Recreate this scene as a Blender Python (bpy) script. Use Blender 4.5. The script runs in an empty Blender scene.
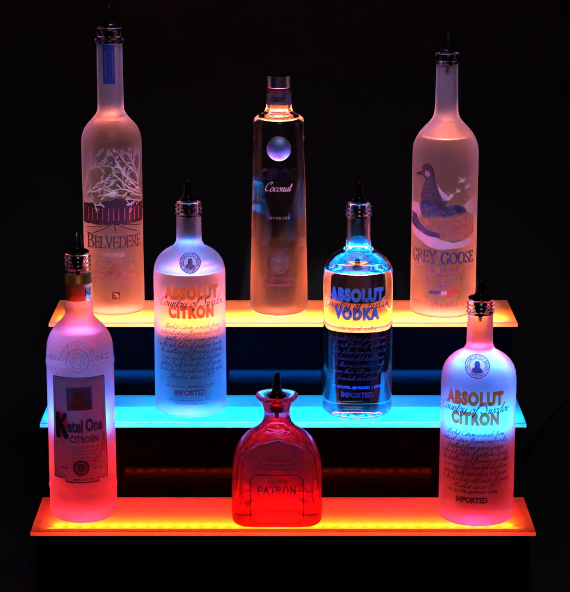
import bpy, bmesh, math, random
from math import sin, cos, pi, radians, asin, sqrt, atan2
from mathutils import Vector

random.seed(7)
S = 0.01                       # everything below is written in centimetres
sc = bpy.context.scene
col = sc.collection

# ------------------------------------------------------------------ measures of the stand (cm)
WID, STEP, RISE, DEP, TH = 61.0, 11.93, 9.925, 12.4, 0.55
ZT = [RISE, 2 * RISE, 3 * RISE]            # heights of the three lit tops
YF = [0.0, STEP, 2 * STEP]                 # their front edges

# ------------------------------------------------------------------ camera (solved from the perspective)
F, PIT, CD, CH = 1971.3, 0.239157, 224.36, 83.96 + RISE
CX = 0.23
PW, PH = 570, 592


def project(x, y, z):
    dy, dz = y + CD, z - CH
    d = dy * cos(PIT) - dz * sin(PIT)
    u = dy * sin(PIT) + dz * cos(PIT)
    return PW / 2 + F * (x - CX) / d, PH / 2 - F * u / d, d


cam = bpy.data.cameras.new('camera')
cam.sensor_fit = 'HORIZONTAL'
cam.sensor_width = 36
cam.lens = 36 * F / PW
cam.clip_start = 0.01
cam.clip_end = 100
co = bpy.data.objects.new('camera', cam)
col.objects.link(co)
co.location = (CX * S, -CD * S, CH * S)
co.rotation_euler = (pi / 2 - PIT, 0, 0)
sc.camera = co

# ------------------------------------------------------------------ materials


def newmat(name):
    m = bpy.data.materials.new(name)
    m.use_nodes = True
    nt = m.node_tree
    nt.nodes.clear()
    out = nt.nodes.new('ShaderNodeOutputMaterial')
    return m, nt, out


def N(nt, t, **kw):
    n = nt.nodes.new(t)
    for k, v in kw.items():
        if k in n.inputs:
            n.inputs[k].default_value = v
        else:
            setattr(n, k, v)
    return n


def principled(name, c, rough=0.5, metal=0.0, spec=0.5, bump=0.0, bscale=300, coat=0.0, rvar=0.0):
    m, nt, out = newmat(name)
    p = N(nt, 'ShaderNodeBsdfPrincipled')
    p.inputs['Base Color'].default_value = (*c, 1)
    p.inputs['Roughness'].default_value = rough
    p.inputs['Metallic'].default_value = metal
    p.inputs['Specular IOR Level'].default_value = spec
    p.inputs['Coat Weight'].default_value = coat
    nt.links.new(p.outputs[0], out.inputs[0])
    if bump or rvar:
        tc = N(nt, 'ShaderNodeTexCoord')
        no = N(nt, 'ShaderNodeTexNoise', Scale=bscale, Detail=6.0)
        nt.links.new(tc.outputs['Object'], no.inputs['Vector'])
        if bump:
            b = N(nt, 'ShaderNodeBump', Strength=bump, Distance=0.001)
            nt.links.new(no.outputs['Fac'], b.inputs['Height'])
            nt.links.new(b.outputs[0], p.inputs['Normal'])
        if rvar:
            mr = N(nt, 'ShaderNodeMapRange')
            mr.inputs['To Min'].default_value = max(0, rough - rvar)
            mr.inputs['To Max'].default_value = rough + rvar
            nt.links.new(no.outputs['Fac'], mr.inputs['Value'])
            nt.links.new(mr.outputs[0], p.inputs['Roughness'])
    return m


def glass(name, rough=0.0, ior=1.4, c=(1, 1, 1), bump=0.0, bscale=60, frost_white=0.0, zr=None, rvar=0.0):
    """glass with an optional etched surface; zr=(z0,r0,z1,r1) grades the etching with height (cm)"""
    m, nt, out = newmat(name)
    g = N(nt, 'ShaderNodeBsdfGlass', Roughness=rough, IOR=ior)
    g.inputs['Color'].default_value = (*c, 1)
    last = g
    tc = N(nt, 'ShaderNodeTexCoord')
    if zr:                                    # etching that fades out with height: zr=(z0, share0, z1, share1)
        g2 = N(nt, 'ShaderNodeBsdfGlass', Roughness=.5, IOR=ior)
        sx = N(nt, 'ShaderNodeSeparateXYZ')
        nt.links.new(tc.outputs['Object'], sx.inputs[0])
        mr = N(nt, 'ShaderNodeMapRange', interpolation_type='SMOOTHSTEP')
        for k, v in zip(('From Min', 'To Min', 'From Max', 'To Max'), (zr[0] * S, zr[1], zr[2] * S, zr[3])):
            mr.inputs[k].default_value = v
        nt.links.new(sx.outputs[2], mr.inputs['Value'])
        mz = N(nt, 'ShaderNodeMixShader')
        nt.links.new(mr.outputs[0], mz.inputs[0])
        nt.links.new(g.outputs[0], mz.inputs[1])
        nt.links.new(g2.outputs[0], mz.inputs[2])
        last = mz
    if rvar:
        no = N(nt, 'ShaderNodeTexNoise', Scale=45, Detail=5.0)
        nt.links.new(tc.outputs['Object'], no.inputs['Vector'])
        mr = N(nt, 'ShaderNodeMapRange')
        mr.inputs['From Min'].default_value = .3
        mr.inputs['From Max'].default_value = .7
        mr.inputs['To Min'].default_value = rough - rvar
        mr.inputs['To Max'].default_value = rough + rvar
        nt.links.new(no.outputs['Fac'], mr.inputs['Value'])
        nt.links.new(mr.outputs[0], g.inputs['Roughness'])
    if bump:
        no = N(nt, 'ShaderNodeTexNoise', Scale=bscale, Detail=3.0)
        nt.links.new(tc.outputs['Object'], no.inputs['Vector'])
        b = N(nt, 'ShaderNodeBump', Strength=bump, Distance=0.002)
        nt.links.new(no.outputs['Fac'], b.inputs['Height'])
        nt.links.new(b.outputs[0], g.inputs['Normal'])
    if frost_white:
        t = N(nt, 'ShaderNodeBsdfTranslucent')
        t.inputs[0].default_value = (1, 1, 1, 1)
        d = N(nt, 'ShaderNodeBsdfDiffuse')
        d.inputs[0].default_value = (.9, .9, .9, 1)
        m1 = N(nt, 'ShaderNodeMixShader')
        m1.inputs[0].default_value = .1
        nt.links.new(t.outputs[0], m1.inputs[1])
        nt.links.new(d.outputs[0], m1.inputs[2])
        mx = N(nt, 'ShaderNodeMixShader')
        mx.inputs[0].default_value = frost_white
        nt.links.new(last.outputs[0], mx.inputs[1])
        nt.links.new(m1.outputs[0], mx.inputs[2])
        last = mx
    nt.links.new(last.outputs[0], out.inputs[0])
    return m


def ink(name, c, opacity=0.9, trans=0.15, tint=None, metal=0.0, rough=.4, noise=0.0):
    """printing ink: part of it lets the backlight through, tinted"""
    m, nt, out = newmat(name)
    p = N(nt, 'ShaderNodeBsdfPrincipled')
    p.inputs['Base Color'].default_value = (*c, 1)
    p.inputs['Roughness'].default_value = rough
    p.inputs['Metallic'].default_value = metal
    t = N(nt, 'ShaderNodeBsdfTranslucent')
    t.inputs[0].default_value = (*c, 1)
    m1 = N(nt, 'ShaderNodeMixShader')
    m1.inputs[0].default_value = trans
    nt.links.new(p.outputs[0], m1.inputs[1])
    nt.links.new(t.outputs[0], m1.inputs[2])
    tr = N(nt, 'ShaderNodeBsdfTransparent')
    tr.inputs[0].default_value = (*(tint or (1, 1, 1)), 1)
    m2 = N(nt, 'ShaderNodeMixShader')
    m2.inputs[0].default_value = opacity
    nt.links.new(tr.outputs[0], m2.inputs[1])
    nt.links.new(m1.outputs[0], m2.inputs[2])
    nt.links.new(m2.outputs[0], out.inputs[0])
    if noise:
        tc = N(nt, 'ShaderNodeTexCoord')
        no = N(nt, 'ShaderNodeTexNoise', Scale=260, Detail=4.0)
        nt.links.new(tc.outputs['Object'], no.inputs['Vector'])
        mr = N(nt, 'ShaderNodeMapRange')
        mr.inputs['From Min'].default_value = .35
        mr.inputs['From Max'].default_value = .65
        mr.inputs['To Min'].default_value = opacity - noise
        mr.inputs['To Max'].default_value = opacity
        nt.links.new(no.outputs['Fac'], mr.inputs['Value'])
        nt.links.new(mr.outputs[0], m2.inputs[0])
    return m


def acrylic(name, c):
    """frosted lit acrylic: scatters what shines into it from below, polished on top"""
    m, nt, out = newmat(name)
    t = N(nt, 'ShaderNodeBsdfTranslucent')
    t.inputs[0].default_value = (*c, 1)
    d = N(nt, 'ShaderNodeBsdfDiffuse')
    d.inputs[0].default_value = (.15, .15, .15, 1)
    m1 = N(nt, 'ShaderNodeMixShader')
    m1.inputs[0].default_value = .12
    nt.links.new(t.outputs[0], m1.inputs[1])
    nt.links.new(d.outputs[0], m1.inputs[2])
    gl = N(nt, 'ShaderNodeBsdfGlossy', Roughness=.12)
    fr = N(nt, 'ShaderNodeFresnel', IOR=1.45)
    m2 = N(nt, 'ShaderNodeMixShader')
    nt.links.new(fr.outputs[0], m2.inputs[0])
    nt.links.new(m1.outputs[0], m2.inputs[1])
    nt.links.new(gl.outputs[0], m2.inputs[2])
    nt.links.new(m2.outputs[0], out.inputs[0])
    return m


M = dict(
    box=principled('black_gloss_laminate', (.0008, .0008, .0009), .05, spec=.025, bump=.02, bscale=90),
    liner=principled('grey_liner', (.45, .45, .45), .6),
    acrylic=acrylic('frosted_acrylic', (.95, .95, .95)),
    acr_edge=acrylic('frosted_acrylic_edge', (1, 1, 1)),
    acr_bevel=acrylic('darkened_acrylic_bevel', (.4, .4, .4)),  # bevel colour darkened in place of the dark reflection along it
    frost=glass('etched_glass', .44, 1.46, frost_white=.06, rvar=.05),
    frost2=glass('etched_glass_heavy', .37, 1.44, frost_white=.035, rvar=.05),
    frost3=glass('etched_glass_matt', .46, 1.44, frost_white=.07, rvar=.05),
    clear=glass('clear_glass', 0.01, 1.45, bump=.06, bscale=30, frost_white=.006),
    inner=glass('inner_glass', 0.02, 1.42),
    hand=glass('handmade_glass', 0.06, 1.45, c=(1, .09, .11), bump=.5, bscale=70, frost_white=.1),  # red glow of the bottom step put into the glass tint
    sheer=glass('part_frosted_glass', .03, 1.42, zr=(1, .75, 14, .04)),
    black=principled('black_plastic', (.004, .004, .005), .25, spec=.35),
    rubber=principled('black_rubber', (.003, .003, .0035), .7, spec=.2),
    amber=principled('amber_foil', (.5, .2, .03), .4, .4, bump=.1),
    steel=principled('brushed_steel', (.5, .5, .53), .33, 1.0, bump=.15, bscale=400),
    wall=principled('dark_wall', (.05, .047, .055), .95, spec=.1, bump=.4, bscale=25),
    table=principled('dark_tabletop', (.035, .033, .037), .7, bump=.05, spec=.1),
    orange=ink('orange_foil_ink', (1, .22, .02), .9, .25, (.9, .25, .05), rough=.35),
    blueink=ink('blue_ink', (.02, .26, 1), .9, .4, (.08, .3, 1)),
    dark=ink('dark_ink', (.02, .008, .03), .9, .08),
    navy=ink('navy_ink', (.015, .02, .12), .85, .15, (.4, .5, .9)),
    script=ink('script_ink', (.03, .02, .12), .78, .1, (.5, .5, .8)),
    white=ink('white_ink', (.95, .92, 1), .95, .5),
    haze_w=ink('pale_relief', (.95, .9, 1), .38, .4),
    darkband=ink('dark_picture_ink', (.015, .006, .018), .86, .15, (.5, .25, .35), noise=.12),
    bluestrip=ink('blue_paper', (.02, .10, .55), .97, .5),
    red=ink('red_ink', (.7, .01, .01), .9, .3),
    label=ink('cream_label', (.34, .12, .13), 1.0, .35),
    brown=ink('brown_picture_ink', (.06, .02, .02), .9, .15, noise=.2),
    disc=principled('blue_silver_disc', (.32, .42, .95), .42, .8),
    collar=ink('grey_blue_collar', (.12, .15, .36), .85, .2),
    greyb=ink('grey_bird_ink', (.05, .035, .04), .82, .2, (.6, .5, .6), noise=.1),
    greyh=ink('feather_ink', (.12, .1, .14), .75, .3, (.7, .7, .8), noise=.2),
    sea=ink('blue_sea_ink', (.008, .04, .2), .85, .3, noise=.15),
    lilac=ink('lilac_ink', (.75, .6, .85), .85, .5, noise=.12),
    sand=ink('sand_ink', (.55, .2, .14), .5, .5, (1, .75, .7), noise=.15),
    streak=ink('orange_wash', (.9, .15, .03), .4, .5, (1, .5, .4)),
    rose=ink('rose_ink', (.4, .06, .1), .88, .3),
)

# ------------------------------------------------------------------ helpers


def obj(name, me, mats=None, parent=None, loc=None, smooth=False):
    o = bpy.data.objects.new(name, me)
    col.objects.link(o)
    if mats:
        for m in (mats if isinstance(mats, (list, tuple)) else [mats]):
            me.materials.append(m)
    if smooth:
        for p in me.polygons:
            p.use_smooth = True
    if parent:
        o.parent = parent
    if loc:
        o.location = [c * S for c in loc]
    return o


def tag(o, label=None, cat=None, group=None, kind=None):
    for k, v in (('label', label), ('category', cat), ('group', group), ('kind', kind)):
        if v:
            o[k] = v
    return o


def empty(name, loc):
    o = bpy.data.objects.new(name, None)
    o.empty_display_size = .02
    col.objects.link(o)
    o.location = [c * S for c in loc]
    return o


def mesh(name, verts, faces, mi=None):
    me = bpy.data.meshes.new(name)
    me.from_pydata([[c * S for c in v] for v in verts], [], faces)
    me.update()
    if mi:
        for p, i in zip(me.polygons, mi):
            p.material_index = i
    return me


def interp(tab, x):
    if x <= tab[0][0]:
        return tab[0][1]
    for (a, b), (c, d) in zip(tab, tab[1:]):
        if x <= c:
            return b + (d - b) * (x - a) / (c - a) if c > a else d
    return tab[-1][1]


def crom(pts, n=6, closed=False):
    """Catmull-Rom through the points"""
    P = [Vector(p) for p in pts]
    out = []
    L = len(P)
    rng = range(L if closed else L - 1)
    for i in rng:
        if closed:
            p0, p1, p2, p3 = P[(i - 1) % L], P[i], P[(i + 1) % L], P[(i + 2) % L]
        else:
            p0, p1, p2, p3 = P[max(i - 1, 0)], P[i], P[i + 1], P[min(i + 2, L - 1)]
        for k in range(n):
            t = k / n
            out.append(.5 * ((2 * p1) + (-p0 + p2) * t + (2 * p0 - 5 * p1 + 4 * p2 - p3) * t * t +
                             (-p0 + 3 * p1 - 3 * p2 + p3) * t ** 3))
    if not closed:
        out.append(P[-1])
    return out


def lathe(name, prof, seg=96, shape=None, mats=(0,)):
    """prof: (r, z, material index); closed on the axis at both ends.  shape(r,a,z)->(x,y)"""
    verts, faces, mi = [], [], []
    rings = []
    for r, z, k in prof:
        if r < 1e-6:
            rings.append([len(verts)])
            verts.append((0, 0, z))
        else:
            ring = []
            for j in range(seg):
                a = 2 * pi * j / seg
                x, y = shape(r, a, z) if shape else (r * cos(a), r * sin(a))
                ring.append(len(verts))
                verts.append((x, y, z))
            rings.append(ring)
    for i in range(len(rings) - 1):
        A, B = rings[i], rings[i + 1]
        k = prof[i + 1][2]
        for j in range(seg):
            j2 = (j + 1) % seg
            if len(A) == 1 and len(B) == 1:
                continue
            if len(A) == 1:
                faces.append((A[0], B[j2], B[j]))
            elif len(B) == 1:
                faces.append((A[j], A[j2], B[0]))
            else:
                faces.append((A[j], A[j2], B[j2], B[j]))
            mi.append(k)
    me = mesh(name, verts, faces, mi)
    return me


def fillet(c, r, a0, a1, n=6):
    return [(c[0] + r * cos(a0 + (a1 - a0) * i / n), c[1] + r * sin(a0 + (a1 - a0) * i / n)) for i in range(n + 1)]


def box_verts(x0, x1, y0, y1, z0, z1):
    return [(x0, y0, z0), (x1, y0, z0), (x1, y1, z0), (x0, y1, z0), (x0, y0, z1), (x1, y0, z1), (x1, y1, z1), (x0, y1, z1)]


BF = [(0, 3, 2, 1), (4, 5, 6, 7), (0, 1, 5, 4), (1, 2, 6, 5), (2, 3, 7, 6), (3, 0, 4, 7)]

# ------------------------------------------------------------------ lettering engine
# strokes drawn with a broad nib: serif capitals and a joined script


def ribbon(pts, thick, thin, nib=0.35):
    """list of 2-D points -> quads; width depends on the direction of the stroke"""
    P = [Vector(p) for p in pts]
    n = len(P)
    L, R = [], []
    nd = Vector((cos(nib), sin(nib)))
    for i in range(n):
        d = P[min(i + 1, n - 1)] - P[max(i - 1, 0)]
        if d.length < 1e-9:
            d = Vector((1, 0))
        d.normalize()
        w = max(thin, thick * abs(d.x * nd.y - d.y * nd.x)) / 2
        nrm = Vector((-d.y, d.x)) * w
        L.append(P[i] + nrm)
        R.append(P[i] - nrm)
    return [(L[i], L[i + 1], R[i + 1], R[i]) for i in range(n - 1)]


def s_(x, y=0, w=.13):
    return ('L', [(x - w, y), (x + w, y)])


SERIF = {
    'A': (.82, [('L', [(.08, 0), (.4, 1)]), ('L', [(.4, 1), (.74, 0)]), ('L', [(.18, .34), (.62, .34)]), s_(.08), s_(.74)]),
    'B': (.72, [('L', [(.14, 0), (.14, 1)]), ('C', [(.1, .98), (.4, .98), (.56, .87), (.54, .64), (.4, .53), (.14, .53)]), ('C', [(.35, .53), (.6, .45), (.65, .2), (.5, .03), (.3, .02), (.1, .02)]), s_(.1, 0, .1), s_(.1, 1, .1)]),
    'C': (.78, [('C', [(.68, .8), (.55, .97), (.35, .98), (.12, .75), (.1, .3), (.32, .02), (.56, .03), (.7, .22)]), ('L', [(.68, .98), (.68, .74)])]),
    'D': (.84, [('L', [(.14, 0), (.14, 1)]), ('C', [(.1, .98), (.45, .97), (.72, .75), (.74, .35), (.52, .05), (.1, .02)]), s_(.1, 0, .1), s_(.1, 1, .1)]),
    'E': (.7, [('L', [(.14, 0), (.14, 1)]), ('L', [(.1, .98), (.58, .98)]), ('L', [(.14, .52), (.48, .52)]), ('L', [(.1, .02), (.62, .02)]), ('L', [(.6, .98), (.6, .8)]), ('L', [(.63, .02), (.63, .22)]), ('L', [(.48, .62), (.48, .42)]), s_(.1, 0, .1), s_(.1, 1, .1)]),
    'F': (.66, [('L', [(.14, 0), (.14, 1)]), ('L', [(.1, .98), (.58, .98)]), ('L', [(.14, .52), (.46, .52)]), ('L', [(.6, .98), (.6, .8)]), s_(.14), s_(.1, 1, .1)]),
    'G': (.84, [('C', [(.68, .8), (.55, .97), (.35, .98), (.12, .75), (.1, .3), (.32, .02), (.56, .03), (.7, .15)]), ('L', [(.7, .42), (.7, .05)]), s_(.7, .42, .12), ('L', [(.68, .98), (.68, .76)])]),
    'H': (.86, [('L', [(.14, 0), (.14, 1)]), ('L', [(.72, 0), (.72, 1)]), ('L', [(.14, .52), (.72, .52)]), s_(.14), s_(.72), s_(.14, 1), s_(.72, 1)]),
    'I': (.36, [('L', [(.18, 0), (.18, 1)]), s_(.18), s_(.18, 1)]),
    'K': (.84, [('L', [(.14, 0), (.14, 1)]), ('L', [(.68, 1), (.18, .42)]), ('L', [(.32, .58), (.74, 0)]), s_(.14), s_(.14, 1), s_(.72, 0), s_(.66, 1, .1)]),
    'L': (.66, [('L', [(.14, 0), (.14, 1)]), ('L', [(.1, .02), (.6, .02)]), ('L', [(.6, .02), (.6, .24)]), s_(.14, 1), s_(.1, 0, .1)]),
    'M': (1.0, [('L', [(.12, 0), (.16, 1)]), ('L', [(.16, 1), (.5, .1)]), ('L', [(.5, .1), (.84, 1)]), ('L', [(.84, 1), (.88, 0)]), s_(.12), s_(.88), s_(.12, 1, .08), s_(.88, 1, .08)]),
    'N': (.88, [('L', [(.14, 0), (.14, 1)]), ('L', [(.14, 1), (.74, 0)]), ('L', [(.74, 0), (.74, 1)]), s_(.14), s_(.1, 1, .08), s_(.74, 1)]),
    'O': (.86, [('O', [(.43, .98), (.14, .78), (.1, .5), (.14, .22), (.43, .02), (.72, .22), (.76, .5), (.72, .78)])]),
    'P': (.68, [('L', [(.14, 0), (.14, 1)]), ('C', [(.1, .98), (.42, .98), (.6, .82), (.57, .58), (.4, .46), (.14, .46)]), s_(.14), s_(.1, 1, .1)]),
    'Q': (.86, [('O', [(.43, .98), (.14, .78), (.1, .5), (.14, .22), (.43, .02), (.72, .22), (.76, .5), (.72, .78)]), ('L', [(.4, .15), (.78, -.15)])]),
    'R': (.78, [('L', [(.14, 0), (.14, 1)]), ('C', [(.1, .98), (.42, .98), (.58, .84), (.55, .62), (.4, .52), (.14, .52)]), ('L', [(.38, .52), (.7, 0)]), s_(.14), s_(.1, 1, .1), s_(.74, 0, .07)]),
    'S': (.62, [('C', [(.5, .8), (.42, .96), (.2, .97), (.1, .8), (.16, .6), (.42, .44), (.54, .24), (.44, .04), (.2, .02), (.08, .2)]), ('L', [(.51, .97), (.51, .76)]), ('L', [(.07, .03), (.07, .24)])]),
    'T': (.72, [('L', [(.36, 0), (.36, 1)]), ('L', [(.04, .98), (.68, .98)]), ('L', [(.04, .98), (.04, .8)]), ('L', [(.68, .98), (.68, .8)]), s_(.36)]),
    'U': (.84, [('C', [(.14, 1), (.14, .4), (.2, .1), (.4, .02), (.6, .08), (.68, .4), (.68, 1)]), s_(.14, 1), s_(.68, 1)]),
    'V': (.8, [('L', [(.08, 1), (.4, 0)]), ('L', [(.4, 0), (.72, 1)]), s_(.08, 1), s_(.72, 1)]),
    'Y': (.78, [('L', [(.08, 1), (.38, .48)]), ('L', [(.7, 1), (.38, .48)]), ('L', [(.38, .5), (.38, 0)]), s_(.38), s_(.08, 1), s_(.7, 1)]),
}
_a = [(.34, .4), (.2, .45), (.05, .25), (.1, .02), (.25, .08), (.36, .42)]
SCRIPT = {
    'a': (.45, [_a, [(.36, .42), (.32, .1), (.38, 0), (.5, .12)]]),
    'b': (.42, [[(0, .1), (.2, .8), (.15, 1), (.08, .85), (.08, .1), (.2, 0), (.34, .15), (.3, .38), (.42, .36)]]),
    'c': (.36, [[(.32, .36), (.22, .45), (.07, .3), (.08, .05), (.22, 0), (.4, .14)]]),
    'd': (.46, [[(.34, .4), (.2, .45), (.05, .25), (.1, .02), (.25, .08), (.38, .5), (.4, 1)], [(.4, 1), (.34, .2), (.38, 0), (.5, .12)]]),
    'e': (.35, [[(0, .1), (.25, .22), (.3, .38), (.2, .45), (.08, .3), (.1, .03), (.22, 0), (.4, .14)]]),
    'f': (.32, [[(0, .1), (.2, .5), (.32, .9), (.25, 1), (.15, .8), (.12, 0), (.08, -.4), (0, -.3), (.15, 0), (.34, .12)]]),
    'g': (.44, [_a, [(.36, .42), (.3, -.2), (.18, -.4), (.05, -.3), (.2, -.05), (.5, .12)]]),
    'h': (.44, [[(0, .1), (.2, .85), (.15, 1), (.08, .8), (.05, 0)], [(.05, 0), (.15, .35), (.28, .45), (.32, .3), (.28, .05), (.36, 0), (.48, .12)]]),
    'i': (.22, [[(0, .1), (.12, .43)], [(.12, .43), (.08, .08), (.14, 0), (.26, .12)], [(.16, .6), (.19, .66)]]),
    'k': (.42, [[(0, .1), (.2, .85), (.15, 1), (.08, .8), (.05, 0)], [(.05, .05), (.2, .4), (.32, .4), (.15, .2), (.34, 0), (.46, .12)]]),
    'l': (.23, [[(0, .1), (.2, .8), (.15, 1), (.07, .8), (.06, .1), (.13, 0), (.27, .12)]]),
    'm': (.58, [[(0, .1), (.08, .43), (.04, 0)], [(.04, 0), (.15, .36), (.25, .44), (.25, .3), (.21, 0)], [(.21, 0), (.33, .36), (.43, .44), (.45, .3), (.41, .05), (.48, 0), (.6, .12)]]),
    'n': (.42, [[(0, .1), (.08, .43), (.04, 0)], [(.04, 0), (.15, .36), (.27, .44), (.29, .3), (.26, .05), (.33, 0), (.46, .12)]]),
    'o': (.4, [[(.2, .45), (.06, .3), (.08, .03), (.22, 0), (.34, .2), (.28, .42), (.2, .45), (.3, .36), (.44, .38)]]),
    'p': (.4, [[(0, .1), (.12, .45), (.02, -.4)], [(.06, 0), (.15, .38), (.28, .42), (.32, .2), (.2, 0), (.44, .1)]]),
    'r': (.32, [[(0, .1), (.1, .47), (.14, .36), (.26, .4), (.22, .1), (.28, 0), (.36, .12)]]),
    's': (.28, [[(0, .1), (.16, .47), (.2, .3), (.22, .08), (.12, 0), (.02, .06)], [(.12, 0), (.32, .12)]]),
    't': (.25, [[(0, .1), (.16, .8)], [(.16, .8), (.08, .1), (.14, 0), (.29, .12)], [(0, .5), (.28, .52)]]),
    'u': (.44, [[(0, .1), (.1, .43), (.06, .1), (.14, 0), (.28, .15), (.34, .43)], [(.34, .43), (.3, .1), (.36, 0), (.48, .12)]]),
    'v': (.38, [[(0, .3), (.08, .44), (.12, .05), (.18, 0), (.32, .3), (.3, .44), (.42, .38)]]),
    'w': (.54, [[(0, .3), (.08, .44), (.1, .05), (.18, 0), (.28, .42)], [(.28, .42), (.26, .05), (.34, 0), (.48, .3), (.46, .44), (.58, .36)]]),
    'y': (.44, [[(0, .1), (.1, .43), (.06, .1), (.14, 0), (.28, .15), (.34, .43)], [(.36, .42), (.28, -.2), (.16, -.4), (.03, -.3), (.2, -.05), (.48, .12)]]),
    'C': (.6, [[(.5, .8), (.55, .95), (.38, 1), (.1, .7), (.06, .25), (.25, 0), (.6, .16)], [(.5, .8), (.42, .7)]]),
    'S': (.56, [[(.3, .75), (.5, .95), (.36, 1), (.2, .85), (.28, .6), (.4, .3), (.22, 0), (-.05, .1), (.02, .22)], [(.3, .02), (.58, .12)]]),
    'A': (.6, [[(-.08, .1), (0, 0), (.2, .2), (.5, 1)], [(.5, 1), (.44, .1), (.5, 0), (.62, .12)], [(.1, .42), (.5, .4)]]),
    'T': (.5, [[(0, .8), (.1, .98), (.4, .9), (.6, 1)], [(.36, .93), (.25, .2), (.1, 0), (-.02, .1)]]),
    'V': (.5, [[(-.05, .85), (.08, 1), (.15, .5), (.15, 0), (.35, .5), (.52, 1)]]),
    '1': (.3, [[(.08, .8), (.2, .98), (.1, 0)]]),
    '4': (.4, [[(.2, 1), (.02, .35), (.36, .35)], [(.3, .6), (.2, 0)]]),
    '0': (.4, [[(.22, 1), (.05, .6), (.08, .1), (.2, 0), (.34, .4), (.3, .9), (.22, 1)]]),
    '8': (.4, [[(.3, .85), (.2, 1), (.1, .8), (.28, .4), (.2, 0), (.05, .15), (.2, .5), (.34, .85)]]),
    '7': (.38, [[(.05, .95), (.36, .97), (.1, 0)]]),
    '9': (.38, [[(.32, .8), (.2, 1), (.06, .75), (.2, .5), (.34, .85), (.15, 0)]]),
    '.': (.14, [[(.04, 0), (.08, .05)]]),
    ',': (.14, [[(.06, .05), (.02, -.12)]]),
}


def pen_text(txt, style='serif', thick=None, thin=None, track=0.0):
    """-> (quads, width) with cap height 1"""
    quads, x = [], 0.0
    if style == 'serif':
        thick, thin = thick or .15, thin or .05
        for ch in txt:
            if ch == ' ':
                x += .4
                continue
            acc = None
            if ch == 'Ó':
                ch, acc = 'O', 1
            w, st = SERIF[ch]
            for kind, pts in st:
                p = crom(pts, 6) if kind == 'C' else (crom(pts, 5, True) if kind == 'O' else pts)
                if kind == 'O':
                    p = p + [p[0]]
                if kind == 'L' and len(pts) == 2:
                    p = [pts[0], ((pts[0][0] + pts[1][0]) / 2, (pts[0][1] + pts[1][1]) / 2), pts[1]]
                nib = 0.12 if kind != 'L' else .25
                for q in ribbon(p, thick, thin, nib):
                    quads.append([(v[0] + x, v[1]) for v in q])
            if acc:
                for q in ribbon([(.4, 1.08), (.55, 1.28)], .1, .08):
                    quads.append([(v[0] + x, v[1]) for v in q])
            x += w + track
    else:
        thick, thin = thick or .1, thin or .035
        for ch in txt:
            if ch == ' ':
                x += .26
                continue
            w, st = SCRIPT[ch]
            for pts in st:
                for q in ribbon(crom(pts, 5), thick, thin, .5):
                    quads.append([(v[0] + x + .38 * v[1], v[1]) for v in q])
            x += w
    return quads, x


def sans_text(txt, bold=0.0, track=1.0):
    """mesh faces of Blender's own font, cap height 1"""
    cu = bpy.data.curves.new('t', 'FONT')
    cu.body = txt
    cu.size = 1
    cu.offset = bold
    cu.space_character = track
    cu.resolution_u = 3
    o = bpy.data.objects.new('t', cu)
    col.objects.link(o)
    dg = bpy.context.evaluated_depsgraph_get()
    me = bpy.data.meshes.new_from_object(o.evaluated_get(dg))
    faces = [[(me.vertices[i].co.x / .7, me.vertices[i].co.y / .7) for i in p.vertices] for p in me.polygons]
    bpy.data.objects.remove(o)
    bpy.data.curves.remove(cu)
    bpy.data.meshes.remove(me)
    xs = [v[0] for f in faces for v in f]
    x0, x1 = min(xs), max(xs)
    ys = [v[1] for f in faces for v in f]
    y0, h = (min(ys), max(ys) - min(ys)) if txt.isupper() and ',' not in txt and '(' not in txt else (0, 1)
    return [[(v[0] - x0, (v[1] - y0) / h) for v in f] for f in faces], x1 - x0


# ------------------------------------------------------------------ bottles
LAYER = [0.0]


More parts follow.
